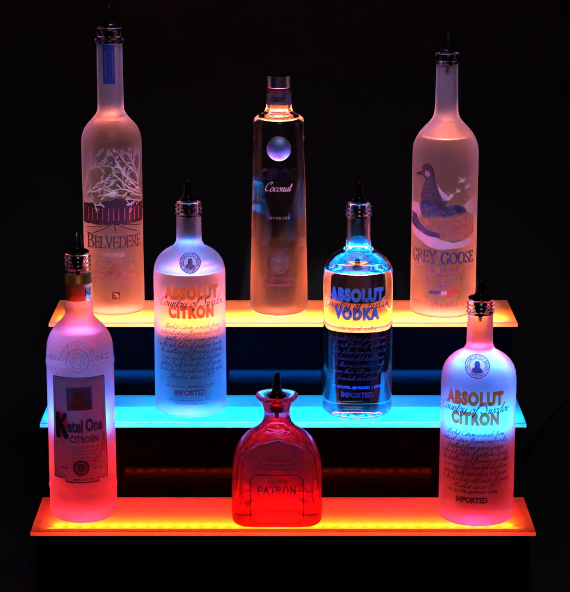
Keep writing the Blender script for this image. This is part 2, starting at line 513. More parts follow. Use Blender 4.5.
class Bottle:
    """measures are taken in photograph pixels and turned into centimetres on the bottle's own axis"""

    def __init__(s, name, tier, xpx, ybot, Rpx, label, cat='bottle'):
        s.tier, s.z0 = tier, ZT[tier]
        # depth on the shelf from the lowest visible point of the base
        y = YF[tier] + 5
        for _ in range(20):
            d = project(0, y, s.z0)[2]
            R = Rpx * d / F
            x = CX + (xpx - PW / 2) * d / F
            yy = project(x, y - (R - .25), s.z0)[1]
            y += (yy - ybot) * .25
        s.x, s.y, s.R = x, y, R
        s.root = empty(name, (x, y, s.z0))
        tag(s.root, label, cat, 'liquor bottles standing on the lit steps')
        s.phi = atan2(CX - x, CD + y)      # direction of the camera seen from the bottle, from -y towards +x
        s.prof = []

    def zc(s, ypx):
        """height above the base of the axis point seen at this row"""
        lo, hi = -5, 60
        for _ in range(50):
            m = (lo + hi) / 2
            if project(s.x, s.y, s.z0 + m)[1] > ypx:
                lo = m
            else:
                hi = m
        return lo

    def zf(s, ypx):
        """height of the front of the glass seen at this row"""
        z = s.zc(ypx)
        for _ in range(12):
            r = s.rad(z)
            e = project(s.x + r * sin(s.phi), s.y - r * cos(s.phi), s.z0 + z)[1] - ypx
            z += e * .09
        return z

    def rad(s, z):
        return interp([(a, b) for b, a in s.prof], z)

    def sc(s, z):
        return project(s.x, s.y, s.z0 + z)[2] / F

    def trace(s, rows, foot=.45, smooth=0):
        """rows: (y pixel, half width pixel) from the bottom up -> profile"""
        pts = []
        for yp, hw in rows:
            z = s.zc(yp)
            pts.append((hw * s.sc(z), z))
        R = pts[0][0]
        base = [(R - foot + .001, 0)] + [(a, b) for a, b in fillet((R - foot, foot), foot, -pi / 2 * .8, 0, 5)]
        pts = [p for p in pts if p[1] > foot + .05]
        if smooth:
            pts = [tuple(v) for v in crom(pts, smooth)]
        s.prof = base + pts
        # strictly increasing heights
        q = [s.prof[0]]
        for p in s.prof[1:]:
            if p[1] > q[-1][1] + 1e-4:
                q.append(p)
        s.prof = q

    def glass(s, m_out, m_in, level, wall=.35, lip=None, shape=None, seg=112, lipz=.25, punt=.5, neckwall=.28):
        """one closed skin: outside, lip, inside down to the liquid surface"""
        top = s.prof[-1]
        out = [(0, punt, 0), (s.prof[0][0] * .55, punt * .75, 0), (s.prof[0][0] * .85, .12, 0)]
        lz = s.zc(lip) if lip else 999
        out += [(r, z, 1 if s.prof[max(i - 1, 0)][1] > lz - .05 else 0) for i, (r, z) in enumerate(s.prof)]
        out += [(top[0] - .08, top[1] + .08, 0), (top[0] - neckwall + .05, top[1] + .08, 1)]
        inner = []
        zs = [top[1] - .1 * i for i in range(int((top[1] - level) / .1) + 1)] + [level]
        prev = 99
        for z in zs:
            r = s.rad(z)
            # keep the bore smooth behind threads and rings
            if z > level + .01:
                rr = min(s.rad(z + k) for k in (-.4, -.2, 0, .2, .4)) - wall * (1 if r > 2.2 else neckwall / wall)
            else:
                rr = r - wall
            rr = max(rr, .35)
            if inner and abs(inner[-1][1] - z) < .05:
                continue
            inner.append((rr, z, 1))
        # creeping meniscus
        rl = inner[-1][0]
        inner += [(rl - .06, level - .05, 1), (rl - .18, level - .1, 1), (rl * .6, level - .11, 1), (0, level - .11, 1)]
        me = lathe('glass_body', out + inner, seg, shape)
        g = obj('glass_body', me, [m_out, m_in], s.root, smooth=True)
        s.g = g
        l = bpy.data.lights.new('added_under_lamp', 'AREA')      # unseen lamp added under the foot to boost the bottle's glow
        l.shape = 'DISK'
        l.size = s.R * (1.5 if not shape else 1.1) * S
        l.energy = UNDERLAMP[s.tier]
        l.color = UNDERLAMPC[s.tier]
        l.spread = radians(95)
        lo = bpy.data.objects.new('added_under_lamp', l)
        col.objects.link(lo)
        lo.parent = stand
        lo.location = (s.x * S, s.y * S, (s.z0 - TH - .3) * S)
        lo.rotation_euler = (pi, 0, 0)
        return g

    # ---- printing
    def put(s, name, faces, mat, off=.03, parent=None, shape=None):
        """faces in (arc cm from the centre line, height cm) -> a skin lying on the glass"""
        verts, fs = [], []
        bmv = {}
        LAYER[0] += .0007
        off = off + LAYER[0] % .012
        for f in faces:
            idx = []
            for u, z in f:
                key = (round(u, 4), round(z, 4))
                if key not in bmv:
                    bmv[key] = len(verts)
                    if shape:
                        verts.append(shape(u, z, off))
                    else:
                        r = s.rad(z) + off
                        a = u / s.R + s.phi
                        verts.append((r * sin(a), -r * cos(a), z))
                if bmv[key] not in idx:
                    idx.append(bmv[key])
            if len(idx) > 2:
                fs.append(idx)
        me = mesh(name, verts, fs)
        return obj(name, me, mat, parent or s.root, smooth=False)

    def u(s, xpx, ypx):
        """pixel -> arc"""
        z = s.zf(ypx)
        r = s.rad(z)
        axis = project(s.x, s.y, s.z0 + z)[0]
        k = max(-.99, min(.99, (xpx - axis) * s.sc(z) * .98 / r))
        return asin(k) * s.R

    def fit(s, tf, x0, x1, ytop, ybot, capy=1.0):
        """scale lettering so that it spans the given pixels at the centre line"""
        faces, w = tf
        z0, z1 = s.zf(ybot), s.zf(ytop)
        u0, u1 = s.u(x0, (ytop + ybot) / 2), s.u(x1, (ytop + ybot) / 2)
        return [[(u0 + v[0] / w * (u1 - u0), z0 + v[1] * (z1 - z0)) for v in f] for f in faces]

    def poly(s, pts, step=.35):
        """polygon given in pixels (of the centre line) cut into a fine mesh so that it follows the glass"""
        P = [(s.u(x, y), s.zf(y)) for x, y in pts]
        return cut(P, step)

    def strokes(s, pl, wpx, smooth=4):
        out = []
        for pts in pl:
            P = [(s.u(x, y), s.zf(y)) for x, y in pts]
            P = crom(P, smooth) if smooth else P
            w = wpx * .12
            out += ribbon(P, w, w)
        return out


def cut(P, step=.35):
    bm = bmesh.new()
    vs = [bm.verts.new((p[0], p[1], 0)) for p in P]
    bm.faces.new(vs)
    bmesh.ops.triangulate(bm, faces=bm.faces[:])
    xs = [p[0] for p in P]
    ys = [p[1] for p in P]
    x = min(xs) + step
    while x < max(xs):
        bmesh.ops.bisect_plane(bm, geom=bm.verts[:] + bm.edges[:] + bm.faces[:], plane_co=(x, 0, 0), plane_no=(1, 0, 0))
        x += step
    y = min(ys) + step * 2
    while y < max(ys):
        bmesh.ops.bisect_plane(bm, geom=bm.verts[:] + bm.edges[:] + bm.faces[:], plane_co=(0, y, 0), plane_no=(0, 1, 0))
        y += step * 2
    fs = [[(v.co.x, v.co.y) for v in f.verts] for f in bm.faces]
    bm.free()
    return fs


def circle(cu, cz, r, n=32, sx=1.0, r2=None):
    if r2 is None:
        return cut([(cu + r * sx * cos(2 * pi * i / n), cz + r * sin(2 * pi * i / n)) for i in range(n)], .5)
    out = []
    for i in range(n):
        a, b = 2 * pi * i / n, 2 * pi * (i + 1) / n
        out.append([(cu + r * sx * cos(a), cz + r * sin(a)), (cu + r * sx * cos(b), cz + r * sin(b)),
                    (cu + r2 * sx * cos(b), cz + r2 * sin(b)), (cu + r2 * sx * cos(a), cz + r2 * sin(a))])
    return out


def arc_text(tf, cu, cz, r, a0, a1, h, inward=False):
    """lettering round a circle, from angle a0 to a1"""
    faces, w = tf
    out = []
    for f in faces:
        g = []
        for x, y in f:
            a = a0 + (a1 - a0) * x / w
            rr = r + (y * h if not inward else -y * h)
            g.append((cu + rr * cos(a), cz + rr * sin(a)))
        out.append(g)
    return out


def pour_spout(b, ztop, bore, h, lean=0.0, collar=None, spout_r=.52, turn=0.0):
    """tapered black speed pourer pushed into the neck: spout, collar, ribbed stopper"""
    c = collar or bore + .1
    pr = [(0, .25 + h, 0), (spout_r * .42, .25 + h, 0), (spout_r * .5, h - .1, 0)]
    pr = [(0, 0, 0), (c * .9, 0, 0), (c, .08, 0), (c, .28, 0), (c * .86, .42, 0), (spout_r * 1.25, .55, 0), (spout_r * 1.12, .8, 0),
          (spout_r * 1.02, h * .45, 0), (spout_r * .82, h * .75, 0), (spout_r * .6, h * .96, 0), (spout_r * .52, h, 0), (spout_r * .3, h - .02, 0), (spout_r * .28, h - .5, 0), (0, h - .5, 0)]
    me = lathe('pour_spout', pr, 40)
    for v in me.vertices:                       # slanted mouth and a slight forward bend
        t = max(0, v.co.z / S / h)
        if t > .85 and False:
            pass
        v.co.x += lean * S * t * t
        if t > .93:
            v.co.z += .5 * v.co.x * (1 if lean <= 0 else -1)
    o = obj('pour_spout', me, M['black'], b.root, (0, 0, ztop + .1), smooth=True)
    o.rotation_euler[2] = turn
    # ribbed stopper
    r = bore
    pr = [(0, -2.7, 0), (.22, -2.7, 0), (.26, -1.9, 0)]
    z = -1.85
    for k in range(4):
        q = r * (.68 + .1 * k)
        pr += [(q * .72, z, 0), (q, z + .08, 0), (q, z + .2, 0), (q * .72, z + .3, 0)]
        z += .43
    pr += [(r * .7, -.02, 0), (0, -.02, 0)]
    me = lathe('stopper', pr, 40)
    st = obj('stopper', me, M['rubber'], o, smooth=True)
    return o


def threads(b, y0, y1, hw, n=3, amp=1.3):
    """rows of a threaded finish"""
    rows = []
    for k in range(n):
        ya = y0 + (y1 - y0) * k / n
        yb = y0 + (y1 - y0) * (k + 1) / n
        rows += [(ya + (yb - ya) * .1, hw), (ya + (yb - ya) * .35, hw + amp), (ya + (yb - ya) * .65, hw + amp), (ya + (yb - ya) * .9, hw)]
    return rows


# ================================================================== the stand
stand = empty('display_stand', (0, 0, 0))
tag(stand, 'three step black bar stand with glowing orange, blue and red acrylic tops', 'display stand')

tops = ['glowing red and yellow lower top', 'glowing cyan blue middle top', 'glowing amber upper top']
LEDC = [(1, .027, .0004), (.0, .15, 1), (1, .1, .006)]
UNDERLAMPC = [(1, .008, .008), (.0, .27, 1), (1, .23, .11)]
EDGEC = [(1, .07, .001), (.0, .35, 1), (1, .2, .012)]
UNDERLAMP = [.62, 1.5, .95]
for k in range(3):
    yf, zt = YF[k], ZT[k]
    y_back = yf + DEP
    ov = .5
    x1 = WID / 2 - .6
    zb = zt - TH
    # box: riser walls with an open light well
    wt = .3
    wall_v, wall_f = [], []

    def addbox(x0, xx1, y0, y1, z0, z1):
        n = len(wall_v)
        wall_v.extend(box_verts(x0, xx1, y0, y1, z0, z1))
        wall_f.extend([tuple(i + n for i in f) for f in BF])
    zlow = 0 if k == 0 else zt - RISE - TH - .02
    yb2 = 3 * STEP + .6                      # every step is a box reaching the back of the stand
    fy = yf + ov
    addbox(-x1, x1, fy, fy + wt, 0, zb)                       # front riser
    addbox(-x1, -x1 + wt, fy + wt, yb2 if k == 2 else y_back + ov, 0, zb)
    addbox(x1 - wt, x1, fy + wt, yb2 if k == 2 else y_back + ov, 0, zb)
    if k == 2:
        addbox(-x1 + wt, x1 - wt, y_back - .6, y_back, 0, zb)
    o = obj('step_box', mesh('step_box', wall_v, wall_f), M['box'], stand)
    bv = o.modifiers.new('b', 'BEVEL')
    bv.width = .0006
    bv.segments = 2
    # white light well
    wx, wy0, wy1, wz = x1 - .8, fy + wt + .02, y_back - .7, zb - 2.6
    v = box_verts(-wx, wx, wy0, wy1, wz, zb - .02)
    obj('light_tray', mesh('light_tray', v, [(0, 1, 2, 3), (0, 4, 5, 1), (1, 5, 6, 2), (2, 6, 7, 3), (3, 7, 4, 0)]), M['liner'], stand)
    obj('tray_divider', mesh('tray_divider', box_verts(-wx + .05, wx - .05, yf + 5.3, yf + 5.6, wz + .01, zb - .06), BF), M['liner'], stand)
    l = bpy.data.lights.new('added_rear_fill', 'AREA')  # weak unseen lamp added so the rear of the top still glows
    l.shape = 'RECTANGLE'
    l.size = 50 * S
    l.size_y = 2 * S
    l.energy = [.05, .12, .02][k]
    l.color = LEDC[k]
    lo = bpy.data.objects.new('added_rear_fill', l)
    col.objects.link(lo)
    lo.parent = stand
    lo.location = (0, (yf + 8.3) * S, (zb - .6) * S)
    # acrylic: top and edges, open underneath over the light well
    ax, e = WID / 2, .07
    V, Fc, mi = [], [], []

    def ring(x, y0, y1, z):
        n = len(V)
        V.extend([(-x, y0, z), (x, y0, z), (x, y1, z), (-x, y1, z)])
        return n
    a = ring(ax - e, yf + e, y_back - .02 - e, zt)
    b = ring(ax, yf, y_back - .02, zt - e)
    c = ring(ax, yf, y_back - .02, zb + .01)
    d = ring(wx, wy0, wy1, zb + .01)
    Fc.append((a, a + 1, a + 2, a + 3))
    mi.append(0)
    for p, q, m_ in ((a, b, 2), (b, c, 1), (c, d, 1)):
        for j in range(4):
            j2 = (j + 1) % 4
            Fc.append((q + j, q + j2, p + j2, p + j))
            mi.append(m_)
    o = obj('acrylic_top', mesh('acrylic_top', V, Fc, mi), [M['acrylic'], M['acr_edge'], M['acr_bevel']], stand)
    o['label'] = tops[k]
    l = bpy.data.lights.new('added_edge_lamp', 'AREA')          # unseen lamp added to brighten the front edge
    l.shape = 'RECTANGLE'
    l.size = 57 * S
    l.size_y = .3 * S
    l.energy = [.5, 2.0, .5][k]
    l.color = EDGEC[k]
    lo = bpy.data.objects.new('added_edge_lamp', l)
    col.objects.link(lo)
    lo.parent = stand
    lo.location = (0, (yf + .95) * S, (zt - .3) * S)
    lo.rotation_euler = (radians(90), 0, 0)
    # LED strip along the front of the tray
    if k == 0:
        st = obj('led_strip', mesh('led_strip', box_verts(-28.5, 28.5, yf + 1.5, yf + 2.3, zb - 1.75, zb - 1.6), BF), M['liner'], stand)
        nled = 34
        for i in range(nled):
            x = -27.2 + 54.4 * i / (nled - 1)
            l = bpy.data.lights.new('led', 'AREA')
            l.shape = 'DISK'
            l.size = .25 * S
            l.energy = .062
            l.color = LEDC[0]
            lo = bpy.data.objects.new('led', l)
            col.objects.link(lo)
            lo.parent = stand
            lo.location = (x * S, (yf + 1.15) * S, (zb - .4) * S)
            lo.rotation_euler = (radians(122), 0, 0)
            l.spread = radians(85)
    else:
        l = bpy.data.lights.new('led_tube', 'AREA')
        l.shape = 'RECTANGLE'
        l.size = 56 * S
        l.size_y = .8 * S
        l.energy = [0, 9, 4.2][k]
        l.color = LEDC[k]
        lo = bpy.data.objects.new('led_tube', l)
        col.objects.link(lo)
        lo.parent = stand
        lo.location = (0, (yf + 2.1) * S, (zb - 1.2) * S)
        lo.rotation_euler = (radians(172), 0, 0)

# ================================================================== bottles
SHO = 'smooth'


# ---- the tall frosted bottle with a winter tree, upper left
b = Bottle('vodka_bottle', 2, 115, 316.3, 29.8, 'tall frosted bottle with white bare tree branches and a blue strip on its neck')
b.trace([(306, 29.8), (250, 29.6), (200, 29.8), (150, 30.3), (140, 30.2), (134, 29.2), (128, 27), (123, 23.5), (118.5, 19), (114, 15.3), (110, 13.4), (102, 13), (60, 12.9), (47, 12.8), (43.2, 12.8), (42.4, 14.4), (38.4, 14.4), (37.6, 12), (34, 11.6), (33, 12.4), (28, 12.2)], .6)
b.glass(M['frost'], M['inner'], b.zc(118), .3, lip=44, neckwall=.42)
zt = b.prof[-1][1]
pour_spout(b, zt, .95, 3.1, lean=.12, collar=1.2, spout_r=.55)
b.put('neck_strip', cut([(b.u(103, 80), b.zf(84)), (b.u(115, 80), b.zf(84)), (b.u(115, 80), b.zf(45)), (b.u(103, 80), b.zf(45))], .5), M['bluestrip'])
b.put('strip_print', b.fit(sans_text('I   I', .02), 105, 113, 50, 78), M['haze_w'], .05)


limbs = [[(141.8, 203), (138.4, 187.4), (135, 170.5), (129, 157), (120.7, 150.3)], [(84.4, 203), (86, 181), (88.6, 167), (95.3, 157), (103.8, 150.3)],
         [(138.4, 195), (127.4, 187.4), (119, 179), (112.2, 172.2)], [(139, 199), (127, 191), (116, 190), (107, 197)], [(140, 194), (130, 182), (122, 172), (116, 160), (110, 152)],
         [(85.2, 199), (92, 190), (102, 181), (114, 180.5)], [(86, 183), (92, 170), (104, 166), (114, 168)], [(87, 172), (96, 166), (108, 156), (114, 150)], [(136, 176), (126, 164), (117, 152)],
         [(138, 187), (128, 178), (121, 168), (115, 164)], [(84.6, 194), (95, 192), (104, 187), (112, 190), (119, 196)], [(85, 205), (92, 203), (97, 206), (101, 204)], [(141, 205), (135, 202), (131, 206), (127, 203)],
         [(136.5, 180), (140, 168), (139, 158), (141, 152)], [(86.5, 178), (84, 166), (86, 156)], [(132, 165), (136, 156), (134, 150)], [(92, 163), (90, 156), (92, 150)], [(118, 196), (112, 192), (104, 196), (98, 193)]]
fs = []
for li, pts in enumerate(limbs):
    P = crom([(b.u(x, y), b.zf(y)) for x, y in pts], 8)
    n = len(P)
    for q in range(n - 1):
        w = .17 - .1 * q / n if li < 5 else .12 - .06 * q / n
        fs += ribbon(P[q:q + 2], w, w)
    for q in range(3, n - 1, 3):
        d = (P[q + 1] - P[q - 1]).normalized()
        sd = 1 if (q // 2) % 2 else -1
        a = atan2(d.y, d.x) + sd * random.uniform(.45, .85)
        x, y = P[q]
        ln = random.uniform(.55, 1.5) * (1.15 - .5 * q / n)
        T = [(x, y)]
        for k in range(4):
            x += cos(a) * ln / 4
            y += sin(a) * ln / 4
            a += random.uniform(-.3, .3)
            T.append((x, y))
            if k in (1, 2):
                a2 = a + random.choice((-1, 1)) * random.uniform(.5, .9)
                l2 = ln * random.uniform(.25, .45)
                fs += ribbon([(x, y), (x + cos(a2) * l2, y + sin(a2) * l2)], .055, .055)
        fs += ribbon(T, .07, .07)
fs = [f for f in fs if all(abs(v[0]) < b.R * 1.25 for v in f)]
b.put('branch_picture', fs, M['white'], .035)
# dark palace band
up, lo_ = [], []
for i in range(25):
    x = 83.5 + (142.5 - 83.5) * i / 24
    up.append((x, 205 - 5.5 * math.exp(-((x - 118) / 17) ** 2) + random.uniform(-1, 1)))
    lo_.append((x, 225 + random.uniform(-.6, .6)))
b.put('palace_picture', b.poly(up + lo_[::-1], .3), M['darkband'], .02)
ww = []
for x in (88, 92, 97, 102, 108, 113, 118, 124, 129, 134, 138):
    ww += b.poly([(x, 221), (x, 209), (x + .9, 208.5), (x + 1.1, 221)], .5)
b.put('palace_columns', ww, M['rose'], .03)
b.put('ground_lines', b.strokes([[(112, 224), (104, 229), (93, 234)], [(114, 224), (115, 229), (116, 233)], [(117, 224), (126, 229), (137, 233)], [(110, 224), (98, 227), (87, 229)], [(120, 224), (130, 226), (141, 228)]], .8), M['darkband'], .02)
t = pen_text('ELVEDERE', 'serif', .17, .06)
b.put('lettering', b.fit(pen_text('B', 'serif', .17, .06), 87.5, 94.2, 234.5, 249, 1) + b.fit(t, 94.8, 140.2, 236.5, 248.3), M['dark'])
b.put('small_lettering', b.fit(pen_text('VODKA', 'serif', .2, .1, .3), 102, 126, 253, 257), M['lilac'])
b.put('fine_print', b.fit(pen_text('IMPORTED', 'serif', .2, .08, .3), 97, 135, 271, 275.5) +
      b.fit(sans_text('DISTILLED AND BOTTLED IN POLAND', .01), 95.5, 136, 261, 262.8) + b.fit(sans_text('POLMOS ZYRARDOW', .01), 103, 129, 263.8, 265.4) +
      b.fit(sans_text('40% ALC./VOL. (80 PROOF)  1 LITER', .01), 94.5, 137.5, 277.5, 280), M['rose'])
sq = b.poly([(112, 299), (119.6, 299), (119.6, 292), (112, 292)])
b.put('square_emblem', sq, M['dark'])
b.put('emblem_mark', b.poly([(113.2, 293.2), (118.6, 298.2), (118.6, 295.5), (115.6, 293.2)]) + b.strokes([[(113.2, 297.5), (115.5, 296.3), (117, 298.3)]], .5), M['lilac'], .045)

# ---- the slim clear bottle with the blue disc, upper middle
b = Bottle('vodka_bottle', 2, 279, 317, 28.8, 'slim bottle with a round blue disc and a grey cap')
b.trace([(304, 28.8), (250, 27.8), (190, 26.6), (140, 25.3), (126, 25), (121, 25.2), (118, 24.4), (115.5, 21.5), (113.5, 17.5), (111, 14.2), (107, 12.8), (103, 12.4), (92, 12.4), (90.5, 12.4), (89, 13), (87.5, 13)], .9)
b.glass(M['sheer'], M['inner'], b.zc(119), .3, neckwall=.4, punt=.9)
zt = b.prof[-1][1]
pr = [(0, 0, 0), (1.2, 0, 0)]
zc1 = b.zc(87)
zc2 = b.zc(74.5)
sc_ = b.sc(zt)
rr = 13.2 * sc_
me = lathe('cap', [(0, zc1, 0), (rr - .03, zc1, 0), (rr, zc1 + .05, 0), (rr, zc2 - .08, 0), (rr - .08, zc2, 0), (rr - .25, zc2 + .02, 0), (rr - .3, zc2 - .04, 0), (0, zc2 - .04, 0)], 72)
obj('cap', me, M['steel'], b.root, smooth=False)
me = lathe('cap_ring', [(rr - .5, zc1 - .5, 0), (rr - .04, zc1 - .5, 0), (rr - .02, zc1 - .42, 0), (rr - .1, zc1 - .2, 0), (rr - .1, zc1 - .02, 0), (rr - .5, zc1 - .02, 0), (rr - .5, zc1 - .5, 0)], 72)
obj('cap_ring', me, M['rose'], b.root, smooth=True)
z0c, z1c = b.zc(103.5), b.zc(92)
me = lathe('neck_collar', [(12.6 * sc_, z0c, 0), (12.75 * sc_, z0c + .03, 0), (12.75 * sc_, z1c - .03, 0), (12.6 * sc_, z1c, 0)], 72)
obj('neck_collar', me, M['collar'], b.root, smooth=True)
b.put('collar_lettering', b.fit(sans_text('CIROC', .03), 271, 285, 97, 102), M['dark'], .1)
cz, cu_ = b.zf(149), 0
rd = 12.2 * b.sc(cz)
me = lathe('round_disc', [(0, .42, 0), (rd * .3, .39, 0), (rd * .6, .28, 0), (rd * .85, .12, 0), (rd * .97, .02, 0), (rd, -.05, 0), (rd * .9, -.2, 0), (0, -.25, 0)], 56)
dk = obj('round_disc', me, M['disc'], b.root, (b.rad(cz) * sin(b.phi), -b.rad(cz) * cos(b.phi), cz), smooth=True)
dk.rotation_euler = (pi / 2 + .02, 0, b.phi)
b.put('lettering', b.fit(sans_text('CIROC', .035, 1.1), 261, 297, 169, 181.5), M['dark'])
b.put('script_lettering', b.fit(pen_text('Coconut', 'script', .13, .06), 264.5, 290.5, 182.5, 191.5), M['white'])
b.put('fine_print', b.fit(sans_text('IMPORTED', .01, 1.4), 268, 290, 217, 219.5), M['haze_w'])
cz = b.zf(263)
rd = 9.6 * b.sc(cz)
ro = circle(0, cz, rd * 1.12, 40, .92, rd * 1.06)
for k in range(7):
    a = k * 2 * pi / 7
    ro += circle(rd * .5 * cos(a), cz + rd * .5 * sin(a), rd * .3, 16, 1, rd * .24)
b.put('outline_seal', ro, M['haze_w'])
b.put('bottom_lettering', b.fit(sans_text('PRODUCT OF FRANCE', .01, 1.2), 261, 295, 278, 280.6) + b.fit(sans_text('750ML  40% ALC/VOL', .01, 1.2), 266, 291, 284, 286.4), M['rose'])

# ---- the tall frosted bottle with the bird, upper right
b = Bottle('vodka_bottle', 2, 442.5, 319, 32.4, 'tall frosted bottle showing a grey goose over blue water with small flying birds')
b.trace([(308, 32.4), (250, 32.6), (190, 32.8), (160, 33), (150, 32.9), (144, 32.2), (138, 30), (132, 26.5), (127, 22.2), (122, 17.2), (118, 14), (114, 12.3), (108, 11.6), (80, 11), (66, 10.8), (64, 10.8), (63.2, 12), (58, 12.2), (56.5, 12), (53.5, 11.8)], .7)
b.glass(M['frost'], M['inner'], b.zc(136), .3, lip=65, neckwall=.4)
zt = b.prof[-1][1]
pour_spout(b, zt, .85, 2.6, lean=.05, collar=1.1, spout_r=.55)
neckring = None
b.put('goose_body', b.poly([(421.5, 174.2), (422, 169.5), (424.5, 165.8), (428.5, 164.8), (432, 166.8), (434, 171), (434.8, 177), (436, 184), (438.5, 191), (442, 198), (448, 203), (440, 207), (424, 206), (421, 200), (422.5, 192), (425, 185), (425.3, 180), (423.5, 177.3), (421.8, 176.6)], .3), M['greyb'])
b.put('goose_beak', b.poly([(422, 172.6), (417.5, 174.8), (415.8, 176.6), (419, 177.2), (422.4, 176.8)], .3), M['dark'], .04)
b.put('goose_cheek', b.poly([(425.5, 172), (429.5, 172.5), (430.5, 176), (427.5, 178.5), (425, 176)], .3), M['lilac'], .045)
b.put('goose_plumage', b.poly([(424, 182), (428, 186), (433, 189), (437, 189), (438.5, 196), (430, 198), (422.5, 197)], .3), M['greyh'], .04)
b.put('goose_outline', b.strokes([[(422, 169.5), (424.5, 165.8), (428.5, 164.8), (432, 166.8), (434, 171), (434.8, 177), (436, 184), (438.5, 191), (442, 198), (448, 203)], [(423.5, 177.3), (425.3, 180), (425, 185), (422.5, 192), (421, 200)], [(426, 188), (431, 190), (436, 189)], [(424.5, 194), (431, 197), (438, 195)]], .5), M['dark'], .05)
b.put('goose_eye', b.poly([(425.6, 170.6), (427.2, 171), (427.4, 169.3), (426, 169)]), M['dark'], .06)
b.put('water_picture', b.poly([(421, 203), (427, 199), (433, 204), (438, 201), (447, 207), (455, 205), (462, 207), (466, 211), (466, 214), (455, 215), (447, 217), (438, 216), (424, 219), (420, 213)], .3), M['sea'], .03)
b.put('pale_wing', b.poly([(437.5, 184), (441, 190), (449, 197), (451, 200), (443, 201), (440, 195)]) , M['lilac'])
birds = []
for (x, y, k) in ((462, 182, 1.15), (467.5, 188.5, 1.05), (472, 180, .9), (458, 192, .9), (451, 197, 1.0)):
    birds += b.poly([(x - 3.4 * k, y + 1), (x - 1 * k, y - 1.2 * k), (x - 2.4 * k, y - 5 * k), (x + .6 * k, y - 1.6 * k), (x + 3.6 * k, y - 4.2 * k), (x + 1.5 * k, y + .6 * k)])
b.put('flying_birds', birds, M['white'], .05)
b.put('mountain_shade', b.poly([(438, 201), (442, 204.5), (447, 207), (452, 211), (446, 213), (441, 209), (436, 211), (437, 205)], .3) + b.poly([(455, 205.5), (459, 208), (464, 211), (458, 213.5), (455, 210)], .3), M['dark'], .04)
b.put('white_crests', b.strokes([[(428 + i * 8, 209 + (i % 2) * 4), (431 + i * 8, 207.5 + (i % 2) * 4), (434 + i * 8, 209 + (i % 2) * 4)] for i in range(4)] + [[(427, 214), (430, 212.5), (433, 214)], [(449, 212), (452, 211), (456, 213)]], .9), M['sand'], .05)
b.put('snow_bank', b.poly([(411.5, 206), (419, 205), (421, 214), (417, 224), (424, 231), (432, 236), (441, 240), (454, 243), (464, 241), (474, 238), (474, 245), (464, 248), (452, 249), (440, 250), (430, 248), (420, 242), (412, 236), (411, 228), (414, 222), (411.5, 215)], .3), M['lilac'], .03)
b.put('right_cliff', b.poly([(464, 207), (468, 202), (475, 198), (475.5, 214), (472, 216), (468, 212)], .3), M['lilac'], .03)
b.put('dark_rock', b.poly([(413, 215), (417, 217), (420, 225), (428, 231), (440, 234), (440, 238), (428, 237), (418, 232), (412, 227)], .3), M['navy'], .045)
b.put('feather_picture', b.poly([(423, 221), (440, 218), (452, 219), (464, 216), (473, 217), (474, 234), (466, 240), (452, 241), (438, 237), (428, 230)], .3), M['sand'], .02)
b.put('feather_lines', b.strokes([[(428, 224), (440, 221), (455, 222), (470, 219)], [(431, 230), (445, 227), (458, 229), (472, 225)], [(437, 235), (450, 234), (460, 236), (471, 233)], [(440, 226), (448, 224), (462, 226)]], .6), M['rose'], .05)
b.put('lettering', b.fit(pen_text('GREY', 'serif', .19, .08), 413.5, 436.5, 251.5, 263.5) + b.fit(pen_text('GOOSE', 'serif', .19, .08), 441, 473, 252.5, 264), M['navy'])
b.put('rose_lettering', b.fit(pen_text('VODKA', 'serif', .15, .06, .12), 427.5, 461, 267, 273.5) + b.fit(pen_text('FRANCE', 'serif', .2, .08), 435.5, 452.5, 284, 288), M['rose'])
b.put('fine_print', b.fit(sans_text('DISTILLED AND BOTTLED IN', .02), 426, 462, 277, 279.6) + b.fit(sans_text('A', .02), 443, 444.5, 281, 282.6), M['rose'])
b.put('foot_lettering', b.fit(pen_text('VODKA LIQUEUR', 'serif', .12, .05, .1), 415, 464, 302, 306.5), M['rose'])
for ln in ([(414, 270.5), (420, 270), (425, 270)], [(464, 270), (468, 270), (473, 270.5)]):
    b.put('side_line', b.strokes([ln], .35), M['rose'])
b.put('flag_blue', b.poly([(429, 294.5), (441, 294.5), (441, 291.2), (429, 291.2)]), M['navy'])
b.put('flag_white', b.poly([(441, 294.5), (447, 294.5), (447, 291.2), (441, 291.2)]), M['lilac'])
b.put('flag_red', b.poly([(447, 294.5), (458.8, 294.5), (458.8, 291.2), (447, 291.2)]), M['red'])


# ---- the three bottles of the same shape
PARA = ['Absolut Citron is made from', 'natural citrus flavors and vodka', 'distilled from grain grown', 'in the rich fields of southern Sweden.',
        'The distilling and flavoring of vodka', 'is an age old Swedish tradition', 'dating back more than 400 years.', 'Vodka has been sold under the name', 'Absolut since 1879.']


def round_bottle(tier, xpx, ybot, R, ytop, ysh, label, mat, level, word2, clear=False, sx=0.0, rows=None):
    """apothecary shaped bottle; ysh = row where the body becomes straight"""
    b = Bottle('vodka_bottle', tier, xpx, ybot, R, label)
    k = R / 35.5
    nh = 12.5 * k
    yn = ysh - 31 * k          # root of the neck
    prof = [(ybot - 12, R), (ysh + 40 * k, R * 1.005), (ysh + 6 * k, R * 1.01), (ysh, R), (ysh - 5 * k, R * .975), (ysh - 10 * k, R * .92), (ysh - 14.5 * k, R * .83), (ysh - 18.5 * k, R * .7), (ysh - 21.5 * k, R * .56),
            (ysh - 23.5 * k, R * .445), (yn + 5 * k, nh + 1.6), (yn + 2 * k, nh + .3), (yn - 2, nh), (ytop + 15, nh * .985)]
    prof += threads(b, ytop + 14, ytop + 2, nh * .97, 3, 1.2 * k)
    prof += [(ytop + 1, nh * .97)]
    b.trace(prof, .55)
    b.glass(mat, M['inner'], b.zc(level), .32, lip=ytop + 16, neckwall=.3, punt=.8)
    zt = b.prof[-1][1]
    b.zt = zt
    return b, k


